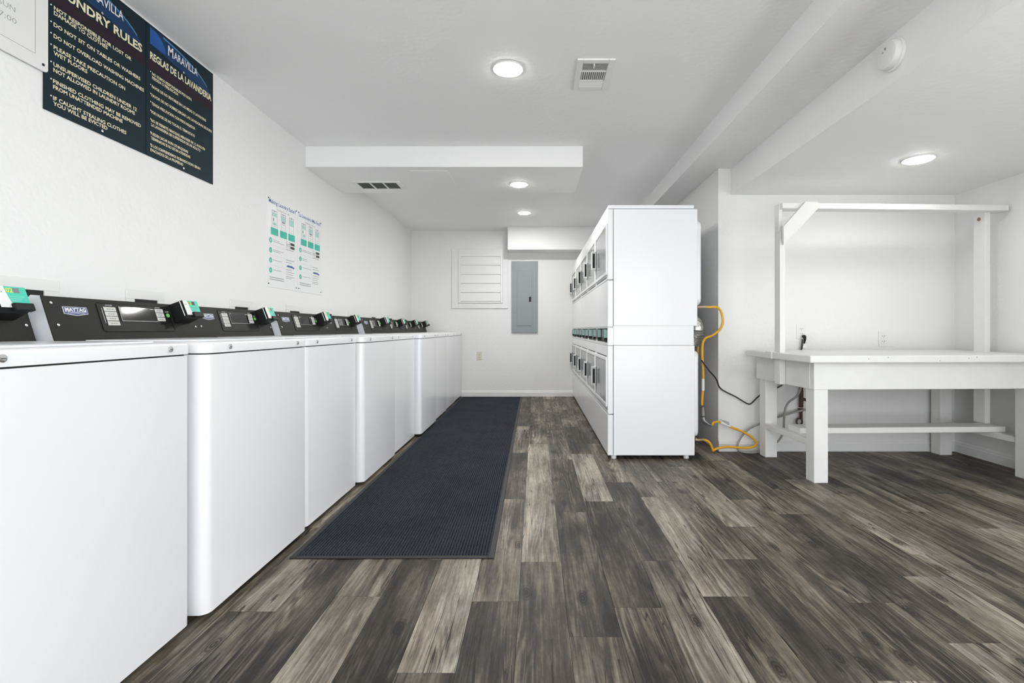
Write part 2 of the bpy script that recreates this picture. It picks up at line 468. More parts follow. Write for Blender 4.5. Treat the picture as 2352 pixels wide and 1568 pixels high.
# ------------------------------------------------------------------ floor planks
PW, PL = 0.162, 1.04
ends = {-2: 1.36, -1: 1.717, 0: 2.01, 1: 1.52, 2: 1.68, 3: 2.02, 4: 1.75, 5: 2.033, 6: 1.33, 7: 1.709, 8: 1.49, 9: 1.893, 13: 2.35}
tones = {(0, 0): .66, (0, 1): .70, (0, 2): .40, (0, -1): .27, (-1, 0): .47, (-1, 1): .27, (-1, 2): .45, (-1, -1): .24,
         (-2, 0): .66, (-2, -1): .30, (-2, 1): .45, (1, 0): .24, (1, -1): .30, (1, 1): .28, (1, 2): .46, (2, 1): .66, (2, 0): .22, (2, -1): .28,
         (3, 0): .22, (3, -1): .42, (3, 1): .44, (3, 2): .3, (4, 0): .58, (4, -1): .25, (4, 1): .40, (5, 0): .42, (5, -1): .27, (5, 1): .52,
         (6, 1): .56, (6, 0): .32, (6, -1): .56, (7, 0): .36, (7, -1): .24, (7, 1): .3, (8, 0): .22, (8, -1): .56, (8, 1): .45,
         (9, 0): .36, (9, -1): .60, (9, 1): .24, (10, 0): .54, (10, 1): .30, (11, 0): .34, (12, 0): .46, (13, 0): .40, (13, -1): .56}
plank_me = None
c0 = math.floor((XL + .058) / PW)
c1 = math.ceil((XR + .058) / PW)
for c in range(c0, c1):
    y_end = ends.get(c, random.uniform(1.2, 2.2))
    k0 = math.floor((0.2 - y_end) / PL); k1 = math.ceil((YB - y_end) / PL)
    xa = -.058 + c * PW
    xlo, xhi = max(xa, XL), min(xa + PW, XR)
    for k in range(k0, k1):
        ya = y_end + k * PL; yb = min(ya + PL, YB)
        if xlo > XC and ya > YN: continue
        if xlo > XC: yb = min(yb, YN)
        full = (xhi - xlo > PW - 1e-4) and (yb - ya > PL - 1e-4)
        if full and plank_me is not None: me = plank_me
        else:
            mb = MB().box(-(xhi - xlo) / 2 + .0006, (xhi - xlo) / 2 - .0006, -(yb - ya) / 2 + .0006, (yb - ya) / 2 - .0006, -.003, 0)
            me = D.meshes.new('plank'); mb.bm.to_mesh(me); mb.bm.free(); me.materials.append(M['plank'])
            if full: plank_me = me
        o = new_obj('plank', me, floor, ((xlo + xhi) / 2, (ya + yb) / 2, 0))
        t = tones.get((c, k))
        if t is None: t = random.choice((.24, .28, .33, .38, .44, .5, .58))
        o.color = (t, random.uniform(-.4, 0.6), 0, 1)
# planks behind the camera are a plain continuation of the same floor
MB().box(XL, XR, YF, 0.05, -.003, -.0002).build('plank_field', 'plank', floor).color = (.4, .4, 0, 1)

# ------------------------------------------------------------------ floor mat
mat_e = empty('runner_mat', (-.60, 4.48, 0), 'long charcoal ribbed runner mat on the plank floor beside the washers', 'mat', rz=.004)
hw, hl = .42, 2.445
MB().box(-hw + .022, hw - .022, -hl + .022, hl - .022, .001, .009, bev=.002).build('carpet', 'carpet', mat_e)
mb = MB()
for a in ((-hw, -hw + .024, -hl, hl), (hw - .024, hw, -hl, hl), (-hw + .024, hw - .024, -hl, -hl + .024), (-hw + .024, hw - .024, hl - .024, hl)):
    mb.box(*a, .0005, .006, bev=.002)
mb.build('rubber_border', 'rubber', mat_e)

# ------------------------------------------------------------------ washers
WW = 0.68
CX0, CZ0 = -.49, .90
vdir = Vector((-.047, 0, .15)); VLEN = vdir.length
CF = frame((CX0, 0, CZ0), (0, 1, 0), vdir)   # console plane frame: u along the row, v up the slope, n outward

def washer_outline(xb, xf, y0, y1, r):
    pts = [(xb, y0), (xb, y1)]
    for i in range(7):
        a = math.radians(90 - 90 * i / 6); pts.append((xf - r + r * math.cos(a), y1 - r + r * math.sin(a)))
    for i in range(7):
        a = math.radians(0 - 90 * i / 6); pts.append((xf - r + r * math.cos(a), y0 + r + r * math.sin(a)))
    return pts

def make_washer():
    root = empty('washing_machine', (0, 0, 0))
    MB().prism(washer_outline(-.66, 0, .003, WW - .003, .03), .025, .860).build('cabinet', 'enamel', root, smooth=True)
    MB().prism(washer_outline(-.65, -.008, .010, WW - .010, .025), .858, .868).build('seam', 'dark_gap', root)
    mb = MB().prism(washer_outline(-.66, .003, .002, WW - .002, .032), .8645, .90, bev=.008, seg=3)
    mb.build('top_panel', 'enamel', root, smooth=True)
    lid = MB().prism(round_rect(-.46, -.06, .06, WW - .06, .03), .9005, .906, bev=.003).build('lid', 'enamel', root, smooth=True)
    for y in (.115, WW - .10):
        mb = MB().cyl((.0045, y, .882), .0085, .004, 'x', 16, bev=.001)
        s = mb.build('screw', 'chrome', root, smooth=True)
        MB().box(.0063, .0070, y - .0042, y + .0042, .8812, .8828).build('screw_slot', 'dark_gap', s)
    for x in (-.60, -.10):
        for y in (.07, WW - .07): MB().cyl((x, y, .0125), .02, .025, 'z', 12).build('foot', 'rubber', root)
    # console body, white end caps
    MB().prism([(CX0, CZ0), (CX0 - .047, CZ0 + .15), (CX0 - .075, CZ0 + .152), (CX0 - .135, CZ0 + .10), (CX0 - .155, CZ0)], .004, WW - .002, axis='y').build('console', 'enamel2', root)
    panel = MB().box(.0045, WW - .0025, .002, VLEN - .001, .0003, .003, mtx=CF).build('console_panel', 'black_panel', root)
    # brand badge
    bd = MB().prism([(.063, .122), (.149, .122), (.149, .097), (.106, .0905), (.063, .097)], .003, .0046, mtx=CF).build('badge', 'white_ink', panel)
    mb = MB()
    mb.prism([(.0645, .1206), (.1475, .1206), (.1475, .0982), (.106, .0922), (.0645, .0982)], .0046, .0050, mtx=CF)
    b2 = mb.build('badge_field', 'navy', panel)
    mb = MB(); put_text(mb, CF, 'MAYTAG', .0685, .1055, .075, .0125, bold=.035, lift=.0053)
    mb.box(.068, .144, .1025, .1037, .0051, .0053, mtx=CF)
    put_text(mb, CF, 'COMMERCIAL', .075, .0972, .062, .0036, lift=.0053)
    mb.build('badge_lettering', 'white_ink', panel)
    # recessed control area
    mb = MB().prism(round_rect(.190, .533, .033, .145, .010), .003, .0042, mtx=CF)
    mb.build('control_overlay', 'black_recess', panel)
    mb = MB()
    for a in ((.190, .194, .040, .138), (.529, .533, .040, .138), (.198, .525, .141, .145), (.198, .525, .033, .037)):
        mb.box(a[0], a[1], a[2], a[3], .004, .0058, bev=.0008, mtx=CF)
    mb.build('control_rim', 'black_panel', panel)
    words_l = ['WHITES', 'COLORS', 'DELICATE', 'NORMAL']
    ink = MB()
    for i in range(4):
        v = .128 - i * .0182
        MB().box(.2145, .2645, v - .0165, v, .0042, .0062, bev=.0008, mtx=CF).build('button', 'button', panel)
        for k in range(3): ink.box(.226 + k * .010, .233 + k * .010, v - .0095, v - .0075, .0063, .0065, mtx=CF)
    for i in range(3):
        v = .131 - i * .0185
        MB().box(.4505, .4925, v - .0165, v, .0042, .0062, bev=.0008, mtx=CF).build('button', 'button', panel)
        for k in range(2): ink.box(.459 + k * .012, .468 + k * .012, v - .0095, v - .0075, .0063, .0065, mtx=CF)
    tag(ink.build('button_print', 'button_ink', panel), kind='stuff')
    wt = MB(); put_text(wt, CF, 'CYCLES', .226, .1325, .028, .005, lift=.0045); put_text(wt, CF, 'OPTIONS', .456, .1350, .026, .004, lift=.0045)
    put_text(wt, CF, 'START', .503, .117, .022, .006, lift=.0045)
    wt.box(.207, .2085, .066, .124, .0043, .0045, mtx=CF)
    wt.box(.287, .297, .1265, .1285, .0064, .0066, mtx=CF).box(.425, .443, .1255, .1275, .0064, .0066, mtx=CF)
    tag(wt.build('panel_lettering', 'white_ink', panel), kind='stuff')
    MB().box(.278, .446, .076, .131, .0042, .0062, mtx=CF).build('display', 'black_glass', panel)
    mb = MB().box(.2765, .2795, .075, .132, .0042, .0072, mtx=CF).box(.2765, .446, .0735, .0765, .0042, .0072, mtx=CF)
    mb.build('display_edge', 'steel', panel)
    mb = MB(); mb.cyl((.513, .104, .0052), .0085, .003, 'z', 20, mtx=CF); mb.build('start_button', 'green_button', panel, smooth=True)
    for (u, v) in ((.029, .133), (.031, .057), (.652, .125), (.660, .055)):
        MB().cyl((u, v, .0042), .0048, .0028, 'z', 12, mtx=CF, bev=.0006).build('screw', 'chrome', panel, smooth=True)
    # card reader standing proud of the console
    CFs = CF @ Matrix.Translation((-.042, 0, 0))
    rd = MB().prism([(.070, .003), (.153, .003), (.156, .062), (.088, .066), (.078, .050)], .540, .628, axis='x',
                    mtx=CFs).build('card_reader', 'black_plastic', root)
    # face plate frame: a slightly tilted plate on the reader front
    fo = CF @ Vector((0, .0885, .0664)); ft = CF @ Vector((0, .1555, .0624))
    global RF
    RF = frame((fo.x, -.042, fo.z), (0, 1, 0), ft - fo)
    MB().box(.541, .627, .0, .067, .0003, .003, bev=.001, mtx=RF).build('reader_plate', 'plastic', rd)
    MB().box(.563, .626, .001, .066, .0031, .0038, mtx=RF).build('teal_label', 'teal', rd)
    MB().prism([(.563, .0), (.575, .0), (.5675, .035), (.5635, .066), (.560, .066), (.560, .0)], .0030, .0041, mtx=RF).build('white_sweep', 'plastic', rd)
    MB().box(.568, .6265, -.012, .012, -.004, .014, bev=.003, mtx=RF).build('card_tray', 'black_plastic', rd)
    MB().box(.5390, .5399, .0, .066, -.012, -.008, mtx=RF).build('edge_strip', 'plastic', rd)
    return root

ordn = ['first', 'second', 'third', 'fourth', 'fifth', 'sixth', 'seventh', 'eighth', 'ninth']
proto = make_washer()
# (front x, near y, far y)
WS = [(-1.078, .885, 1.560), (-1.052, 1.585, 2.290), (-1.061, 2.292, 2.950), (-1.031, 2.972, 3.668), (-1.046, 3.670, 4.315),
      (-1.001, 4.345, 5.020), (-1.018, 5.022, 5.690), (-1.030, 5.692, 6.345), (-1.036, 6.347, 6.980)]
wl = ['white top-load washer cut by the left edge, number 02 on its card reader',
      'white top-load washer with 07 on its reader, second from the left edge',
      'white top-load washer, third in the row, its console butted against the second',
      'white top-load washer, fourth in the row, standing proud after the second white strip',
      'white top-load washer, fifth in the row, alongside the runner mat',
      'white top-load washer, sixth in the row, proud after the third white strip',
      'white top-load washer, seventh in the row, third from the back wall',
      'white top-load washer, eighth in the row, second from the back wall',
      'white top-load washer, last in the row, against the back wall']
for i, (fx, ya, yb) in enumerate(WS):
    o = proto if i == 0 else copy_tree(proto)
    o.location = (fx, ya, 0); o.scale = (1, (yb - ya) / WW, 1)
    tag(o, wl[i], 'washing machine', 'top-load washers along the left wall')
    if i in (0, 1):
        rd = [c for c in o.children if c.name.startswith('card_reader')][0]
        if i == 0: rd.location.y += .042
        mb = MB(); put_text(mb, RF, '02' if i == 0 else '07', .5675, .047, .019, .0145, bold=.03, lift=.0042)
        mb.build('reader_number', 'yellow_ink', rd)
        MB().box(.588, .606, .046, .062, .0038, .0041, mtx=RF).build('grey_patch', 'grey_ink', rd)
        mb = MB()
        for k in range(3): mb.box(.572, .616 - .008 * k, .034 - k * .007, .0352 - k * .007, .0038, .0041, mtx=RF)
        mb.build('label_print', 'pale_teal', rd)
        mb = MB().box(.546, .549, .047, .050, .0031, .0034, mtx=RF).box(.553, .556, .047, .050, .0031, .0034, mtx=RF)
        mb.build('status_marks', 'grey_ink', rd)

# ------------------------------------------------------------------ washer supply boxes on the left wall
SB = [(1.53, 1.82), (2.118, 2.336), (2.838, 3.06), (3.48, 3.72), (4.06, 4.30), (4.62, 4.86), (5.24, 5.47), (5.86, 6.09), (6.54, 6.78)]
def make_box():
    r = empty('supply_box', (0, 0, 0))
    w = .23; h0, h1 = -.10, .062
    mb = MB()
    mb.box(0, .006, 0, w, .022, h1, bev=.002).box(0, .006, 0, .045, h0, .022, bev=.001).box(0, .006, w - .045, w, h0, .022, bev=.001).box(0, .006, .045, w - .045, h0, h0 + .03)
    mb.build('face_frame', 'plastic', r)
    MB().box(.0004, .0014, .044, w - .044, h0 + .02, .024).build('recess', 'dark_gap', r)
    return r
bproto = make_box()
for i, (a, b) in enumerate(SB):
    o = bproto if i == 0 else copy_tree(bproto)
    o.location = (XL, a, 1.052 + (.0 if i else .004)); o.scale = (1, (b - a) / .23, 1)
    tag(o, f'white plastic supply box on the left wall above the {ordn[i]} washer', 'wall box', 'supply boxes above the washers')

# ------------------------------------------------------------------ stacked dryers
DW = .684
def make_dryer():
    r = empty('stacked_dryer', (0, 0, 0))
    a, b = .002, DW - .002
    MB().box(.042, .648, a, b, .968, 1.812, bev=.003).build('upper_cabinet', 'enamel', r)
    MB().box(.040, .622, a + .001, b - .001, .8275, .968, bev=.002).build('middle_cabinet', 'enamel', r)
    MB().box(.042, .628, a, b, .032, .826, bev=.003).build('lower_cabinet', 'enamel', r)
    MB().box(.004, .624, a, b, 1.8145, 1.842, bev=.006, seg=3).build('top_cap', 'enamel', r, smooth=True)
    MB().box(.05, .62, a + .01, b - .01, 1.810, 1.816).build('seam', 'dark_gap', r)
    MB().box(.02, .05, a + .006, b - .006, .04, 1.81).build('inner_front', 'dark_gap', r)
    def front(z0, z1, name, door_z=None, slot_z=None, slot2=None):
        if door_z is None:
            return MB().box(.0, .039, a, b, z0, z1, bev=.004, seg=2).build(name, 'enamel', r)
        MB().box(.0, .039, a, b, z0, z1, bev=.004, seg=2).build(name, 'enamel', r)
        d0, d1 = door_z
        y0, y1 = .035, DW - .045
        # door: raised frame with inset glass
        mb = MB()
        w = .022
        mb.box(-.012, .001, y0 - w, y1 + w, d1, d1 + w, bev=.003).box(-.012, .001, y0 - w, y1 + w, d0 - w, d0, bev=.003)
        mb.box(-.012, .001, y0 - w, y0, d0 - .002, d1 + .002, bev=.003).box(-.012, .001, y1, y1 + w, d0 - .002, d1 + .002, bev=.003)
        d = mb.build('door', 'enamel', r)
        MB().box(-.007, -.002, y0 + .001, y1 - .001, d0 + .001, d1 - .001).build('door_glass', 'door_glass', d)
        mb = MB()
        for q in ((y0, y0 + .006, d0, d1), (y1 - .006, y1, d0, d1), (y0, y1, d0, d0 + .006), (y0, y1, d1 - .006, d1)):
            mb.box(-.0085, -.0068, *q)
        mb.build('glass_seal', 'grey_slat', d)
        zc = (d0 + d1) / 2 - .0 + (.0 if z0 > 1 else -.01)
        hy = y1 - .004
        # pull handle: white loop with a dark opening
        mb = MB()
        mb.box(-.046, -.012, hy - .012, hy + .022, zc + .060, zc + .078, bev=.004).box(-.046, -.012, hy - .012, hy + .022, zc - .082, zc - .062, bev=.004)
        mb.box(-.046, -.037, hy - .012, hy + .022, zc - .08, zc + .076, bev=.003)
        mb.box(-.018, -.010, hy - .014, hy + .024, zc - .085, zc + .08, bev=.003)
        mb.build('door_handle', 'enamel', d)
        MB().box(-.038, -.017, hy - .009, hy + .019, zc - .063, zc + .061).build('handle_shade', 'black_plastic', d)  # black block filling the loop, stands in for the shade inside it
        if slot_z:
            MB().box(-.0008, .003, .06, DW - .06, slot_z, slot_z + .007).build('vent_slot', 'dark_gap', r)
        if slot2:
            MB().box(-.0008, .003, .02, DW - .03, slot2, slot2 + .004).build('vent_slot', 'grey_slat', r)
    front(1.302, 1.812, 'upper_front', (1.360, 1.690), 1.318)
    front(.960, 1.298, 'upper_access_panel')
    # control strip
    cp = MB().box(.012, .039, a + .012, b - .012, .846, .950).build('control_panel', 'black_panel', r)
    mb = MB().box(.0, .039, a, b, .950, .958, bev=.002).box(0, .039, a, b, .826, .846, bev=.002).box(0, .039, a, a + .016, .846, .95).box(0, .039, b - .016, b, .846, .95)
    mb.build('control_surround', 'enamel', r)
    for y in (.10, .46):
        c = MB().box(-.013, .014, y, y + .12, .858, .944, bev=.004).build('card_reader', 'black_plastic', r)
        MB().box(-.0145, -.012, y + .006, y + .114, .885, .941).build('reader_label', 'shaded_teal', c)
        MB().box(-.0135, .012, y - .0022, y + .0005, .88, .942).build('edge_strip', 'pale_teal', c)
    front(.330, .824, 'lower_front', (.405, .715), .742, .358)
    front(.032, .326, 'kick_panel')
    mb = None
    for x in (.05, .58):
        for y in (.05, DW - .05):
            MB().cyl((x, y, .017), .02, .034, 'z', 14, bev=.003).build('foot', 'plastic', r, smooth=True)
    for z0, z1, xb in ((1.12, 1.745, .646), (.15, .785, .626)):
        MB().prism(round_rect(.05, DW - .05, z0, z1, .05), xb, xb + .048, axis='x', bev=.018, seg=4).build('rear_cover', 'enamel', r, smooth=True)
    return r
dp = make_dryer()
dl = ['nearest white stacked dryer, its whole side panel facing the camera',
      'white stacked dryer standing second from the camera in the dryer row',
      'white stacked dryer in the middle of the row of five',
      'white stacked dryer standing second from the back wall',
      'white stacked dryer farthest off, against the back wall']
for i in range(5):
    o = dp if i == 0 else copy_tree(dp)
    o.location = (.522, 3.584 + i * (DW - .002), 0)
    tag(o, dl[i], 'dryer', 'stacked dryers in a row')

# ------------------------------------------------------------------ hoses and duct behind the nearest dryer
e = empty('exhaust_duct', (1.2, 3.78, .9), 'silver foil exhaust duct elbow behind the nearest stacked dryer', 'duct')
o0 = Vector((1.2, 3.78, .9))
pts = [Vector((1.20, 3.865, 1.045)), Vector((1.240, 3.865, 1.01)), Vector((1.252, 3.865, .965)), Vector((1.252, 3.865, .935))]
MB().tube([p - o0 for p in pts], .075, seg=18, sub=5, radii=[.026, .048, .058, .060]).build('elbow', 'foil', e, smooth=True)
pp = []; rr = []
for i in range(25):
    t = i / 24
    pp.append(Vector((1.252 - .03 * t * t, 3.865 + .01 * t, .935 - .12 * t)) - o0); rr.append(.060 - .018 * t + (.005 if i % 4 < 2 else -.003))
MB().tube(pp, .08, seg=18, sub=1, radii=rr).build('flexible_hose', 'foil', e, smooth=False)

def hose(name, label, cat, pts, r, m, seg=10):
    base = Vector((sum(p.x for p in pts) / len(pts), sum(p.y for p in pts) / len(pts), min(p.z for p in pts)))
    e = empty(name, base, label, cat)
    b = MB().tube([p - base for p in pts], r, seg=seg).build('hose' if 'hose' in name else 'cable', m, e, smooth=True)
    return e, base

Yh = 3.74
up = [px(1610, 705, 3.70), px(1630, 705, 3.72), px(1648, 706, 3.74), px(1657, 718, 3.75), px(1660, 740, 3.75), px(1653, 757, 3.75), px(1636, 770, 3.76), px(1620, 777, 3.77),
      px(1614, 790, 3.78), px(1613, 815, 3.78), px(1615, 850, 3.78), px(1615, 890, 3.77), px(1613, 915, 3.76), px(1612.5, 930, 3.76)]
e, b0 = hose('gas_hose', 'yellow gas hose looping down behind the upper half of the nearest dryer', 'hose', up, .0088, 'yellow_hose')
mb = MB().tube([px(1602, 705, 3.68) - b0, px(1610, 705, 3.69) - b0, px(1624, 704.5, 3.715) - b0], .0095, seg=8, sub=3); mb.build('brass_fitting', 'brass', e, smooth=True)
MB().tube([px(1615, 870, 3.775) - b0, px(1615, 897, 3.765) - b0], .0105, seg=10, sub=2).build('paper_tag', 'paper', e)
MB().tube([px(1614, 934, 3.76) - b0, px(1614.5, 945, 3.76) - b0, px(1615, 956, 3.75) - b0], .012, seg=10, sub=3, radii=[.012, .0145, .012]).build('shutoff_valve', 'steel', e, smooth=True)
lo = [px(1636, 976, 3.74), px(1638, 971, 3.74), px(1646, 968.5, 3.75), px(1655, 970, 3.755), px(1680, 981, 3.76), px(1703, 990, 3.765), px(1722, 1000, 3.77), px(1735, 1012, 3.77), px(1736, 1022, 3.765),
      px(1724, 1027.5, 3.755), px(1700, 1028, 3.74), px(1672, 1026, 3.73), px(1650, 1029, 3.72), px(1640, 1033, 3.715), px(1637.5, 1034, 3.71), px(1636, 1029, 3.705), px(1631, 1018, 3.70), px(1623, 1011.5, 3.70), px(1613, 1009, 3.70)]
e, b0 = hose('gas_hose', 'yellow gas hose lying in a loop on the floor beside the table leg', 'hose', lo, .0088, 'yellow_hose')
MB().tube([px(1596, 1008, 3.69) - b0, px(1604, 1010, 3.69) - b0, px(1615, 1009, 3.70) - b0], .011, seg=8, sub=3, radii=[.014, .010, .009]).build('brass_fitting', 'brass', e, smooth=True)
MB().tube([px(1614, 958, 3.75) - b0, px(1617, 966, 3.745) - b0, px(1626, 973, 3.74) - b0, px(1634, 977, 3.74) - b0], .013, seg=10, sub=3, radii=[.017, .016, .012, .009]).build('shutoff_valve', 'steel', e, smooth=True)
MB().tube([px(1655, 970, 3.755) - b0, px(1677, 979, 3.76) - b0], .0105, seg=10, sub=2).build('paper_tag', 'paper', e)
pt = MB(); A, B = px(1652, 962, 3.75) - b0, px(1674, 975, 3.755) - b0
pt.prism([(A.x, A.z), (B.x - .002, B.z + .022), (B.x + .004, B.z + .004), (B.x - .004, B.z - .004)], A.y, A.y + .0006, axis='y').build('tag_flap', 'grey_slat', e)

hose('gas_hose', 'upright yellow gas hose seen just below the foil duct', 'hose',
     [px(1604.5, 770, 3.99), px(1604, 790, 3.99), px(1602, 812, 3.99), px(1597, 900, 3.99), px(1594, 1000, 3.99), Vector((1.27, 3.99, .009))], .0085, 'yellow_hose')
hose('power_cable', 'black power cable sagging from the dryer to behind the white table', 'cable',
     [px(1611, 827, 3.74), px(1628, 850, 3.77), px(1645, 870, 3.80), px(1652, 888, 3.815), px(1664, 898, 3.82), px(1690, 911, 3.82), px(1708, 922, 3.82), px(1719, 927.5, 3.82), px(1727, 925, 3.82), px(1740, 912, 3.82), px(1760, 897, 3.82),
      px(1795, 885, 3.825), px(1825, 850, 3.825), px(1838, 810, 3.825), px(1842.5, 790, 3.825), px(1843, 779, 3.825)], .0052, 'black_cable', 8)

# ------------------------------------------------------------------ folding table with overhead rail
TX, TY, TR = 1.704, 3.036, .040
tb = empty('folding_table', (TX, TY, 0), 'white painted wooden folding table with an overhead rail in the niche', 'table', rz=TR)
def part(name, *boxes, bev=.004, m='wood_paint', label=None, parent=None):
    mb = MB()
    for b in boxes: mb.box(*b, bev=bev)
    return mb.build(name, m, parent or tb, label=label)
LEG = .089
TZ0, TZ1 = .742, .786
TU0, TU1, TV0, TV1 = -.075, 1.505, -.085, .735
# top with a mitred front-left lip made of two boards: plank and edge
part('table_top', (TU0, TU1, TV0, TV1, TZ0, TZ1), bev=.006)
nm = MB()
for u, z in ((.28, .763), (.40, .771), (.72, .752), (.90, .765), (.95, .772)):
    nm.box(u, u + .004, TV0 - .0006, TV0 + .001, z, z + .006)
nm.build('nail_marks', 'grey_ink', tb)
part('apron', (-.004, 1.40, -.006, .034, .573, .741))                     # front board
part('apron', (-.008, .030, .034, .715, .573, .741))                      # left board
part('apron', (1.372, 1.410, .034, .715, .573, .741))
for (u, v) in ((0, 0), (.012, .615), (1.375, .005), (1.355, .625)):
    part('leg', (u, u + LEG, v, v + LEG, 0.0, .60), bev=.005)
part('stretcher', (.012, .062, LEG, .62, .213, .251), bev=.003)
part('stretcher', (1.385, 1.435, LEG, .62, .213, .251), bev=.003)
part('shelf_board', (.055, 1.47, .245, .385, .2515, .289), bev=.003)
# uprights beside the end aprons, running through the top
part('upright', (-.048, -.0095, .305, .375, .571, 1.60), bev=.003)
part('upright', (-.048, -.022, .318, .375, 1.60, 1.79), bev=.003)
part('upright', (1.425, 1.463, .345, .434, .2895, 1.775), bev=.003)
part('notch_block', (-.082, -.046, .355, .435, .742, .790), bev=.002)
part('overhead_rail', (-.040, 1.535, .285, .374, 1.752, 1.790), bev=.003)
# diagonal brace on the left corner, flat on the front of upright and rail
br = MB()
br.prism([(-.046, 1.505), (-.046, 1.625), (.105, 1.792), (.190, 1.792), (.190, 1.748)], .262, .284, axis='y')
br.build('brace', 'wood_paint', tb)
MB().cyl((1.4245, .39, 1.715), .013, .004, 'x', 16).build('bolt_hole', 'knot', tb)
MB().cyl((-.0485, .33, .763), .007, .003, 'x', 8).build('bolt_hole', 'grey_ink', tb)

# ------------------------------------------------------------------ wall outlets
def outlet(name, label, c, normal, m='plastic', switch=False):
    """cover plate on a wall; normal is 'y' (faces -y)"""
    e = empty(name, c, label, 'outlet')
    MB().box(-.036, .036, -.006, .0, -.058, .058, bev=.002).build('cover_plate', m, e)
    for z in (-.02, .02):
        f = MB().prism(round_rect(-.017, .017, z - .014, z + .014, .006), -.0085, -.005, axis='y').build('socket', m, e)
        mb = MB().box(-.008, -.0055, -.0092, -.0084, z - .002, z + .007).box(.0055, .008, -.0092, -.0084, z - .002, z + .007)
        mb.cyl((0, -.0088, z - .008), .0024, .0008, 'y', 8)
        mb.build('slots', 'dark_gap', f)
    return e
p = px(1840, 761, YN); o1 = outlet('wall_outlet', 'white wall outlet with a black plug in it above the table', (p.x, YN, p.z), 'y')
p = px(2028, 778, YN); outlet('wall_outlet', 'white empty wall outlet above the middle of the table', (p.x, YN, p.z), 'y')
p = px(1101, 817, YB); outlet('wall_outlet', 'yellowed ivory outlet low on the back wall', (p.x, YB, p.z), 'y', 'ivory')
p = px(1843, 772, YN)
pl = empty('power_plug', (p.x, YN - .009, p.z), 'black power plug with a small white tag in the outlet above table', 'plug')
MB().tube([(0, -.002, 0), (0, -.022, -.002), (0, -.026, -.018), (0, -.02, -.045), (0, -.014, -.065)], .01, seg=12, sub=4, radii=[.011, .012, .010, .007, .004]).build('plug_body', 'black_plastic', pl, smooth=True)
mb = MB().box(-.014, .014, -.0005, .0005, -.016, .016); mb.xf(Matrix.Translation((.002, -.024, -.075)) @ Matrix.Rotation(.35, 4, 'Y')); mb.build('tag', 'paper', pl)
MB().tube([(0, -.02, -.05), (-.012, -.022, -.075), (-.018, -.02, -.10)], .0025, seg=6, sub=3).build('tag_tie', 'black_plastic', pl)

# ------------------------------------------------------------------ water pipe and hoses under the table
e = empty('water_spigot', tuple(px(1840, 975, 3.822)), 'rusty brown iron pipe stub and valve under the table', 'pipe')
b0 = px(1840, 975, 3.822)
MB().tube([px(1841, 880, 3.822) - b0, px(1841, 905, 3.822) - b0, px(1840, 935, 3.822) - b0], .014, seg=10, sub=4, radii=[.011, .014, .016]).build('valve_body', 'rust', e, smooth=True)
MB().tube([px(1840, 938, 3.822) - b0, px(1840, 944, 3.822) - b0], .022, seg=10, sub=2, radii=[.024, .020]).build('flange', 'rust', e)
MB().tube([px(1840, 942, 3.822) - b0, px(1840, 962, 3.822) - b0], .011, seg=10, sub=3).build('pipe', 'rust', e, smooth=True)
mb = MB(); cpt = px(1836, 968, 3.822) - b0
ring = [cpt + Vector((.022 * math.cos(a), 0, .026 * math.sin(a))) for a in [2 * math.pi * k / 12 for k in range(13)]]
mb.tube(ring, .007, seg=8, sub=2).build('handle_ring', 'rust', e, smooth=True)
MB().tube([px(1843, 915, 3.822) - b0, px(1853, 919, 3.822) - b0, px(1862, 920, 3.822) - b0], .011, seg=8, sub=2).build('side_outlet', 'rust', e, smooth=True)
hose('water_hose', 'grey rubber hose dropping from the rusty valve behind the table leg', 'hose',
     [px(1841, 885, 3.752), px(1835, 902, 3.752), px(1826, 913, 3.752), px(1812, 923, 3.752), px(1804, 938, 3.752), px(1801, 960, 3.752), px(1800, 985, 3.752), px(1797, 998, 3.752), px(1788, 1012, 3.752), px(1778, 1020, 3.752), px(1765, 1030, 3.752)], .0078, 'grey_hose', 10)
hose('drain_hose', 'pale grey hose looping on the floor under the table beside the yellow hose', 'hose',
     [px(1862, 938, 3.784), px(1835, 944, 3.784), px(1808, 951, 3.784), px(1780, 960, 3.784), px(1750, 971, 3.784), px(1722, 984, 3.784), px(1705, 1000, 3.784), px(1695, 1018, 3.784), px(1694, 1030, 3.784), px(1702, 1036, 3.775), px(1720, 1039, 3.765), px(1740, 1038, 3.77), px(1765, 1034, 3.78)], .0078, 'grey_hose', 10)

# ------------------------------------------------------------------ ceiling lights
def ceiling_light(c, label, r=.068, watt=LAMP_W):
    e = empty('ceiling_light', c, label, 'ceiling light', 'recessed ceiling lights')
    MB().ring((0, 0, 0), r, r + .014, .006).build('trim_ring', 'plastic', e, smooth=True)
    MB().cyl((0, 0, -.007), r - .006, .012, 'z', 32, r2=r + .001).build('lens', 'lens', e)
    ld = D.lights.new('lamp_glow', 'AREA'); ld.shape = 'DISK'; ld.size = 2 * r; ld.energy = watt; ld.color = (1, .985, .95)
    lo = D.objects.new('lamp_glow', ld); COL.objects.link(lo); lo.parent = e; lo.location = (0, 0, -.016)
    return e
ceiling_light((-.147, 2.655, ZC), 'round white ceiling light closest to the camera, left of the ceiling vent')
ceiling_light((-.140, 4.215, 2.176), 'round white light on the underside of the dropped box', .066, 11.0)
ceiling_light((-.135, 5.91, ZC), 'small round white ceiling light beyond the dropped box', .066, 15.0)
ceiling_light((2.345, 3.04, ZN), 'round white light in the low ceiling above the folding table', .072, 0.9)

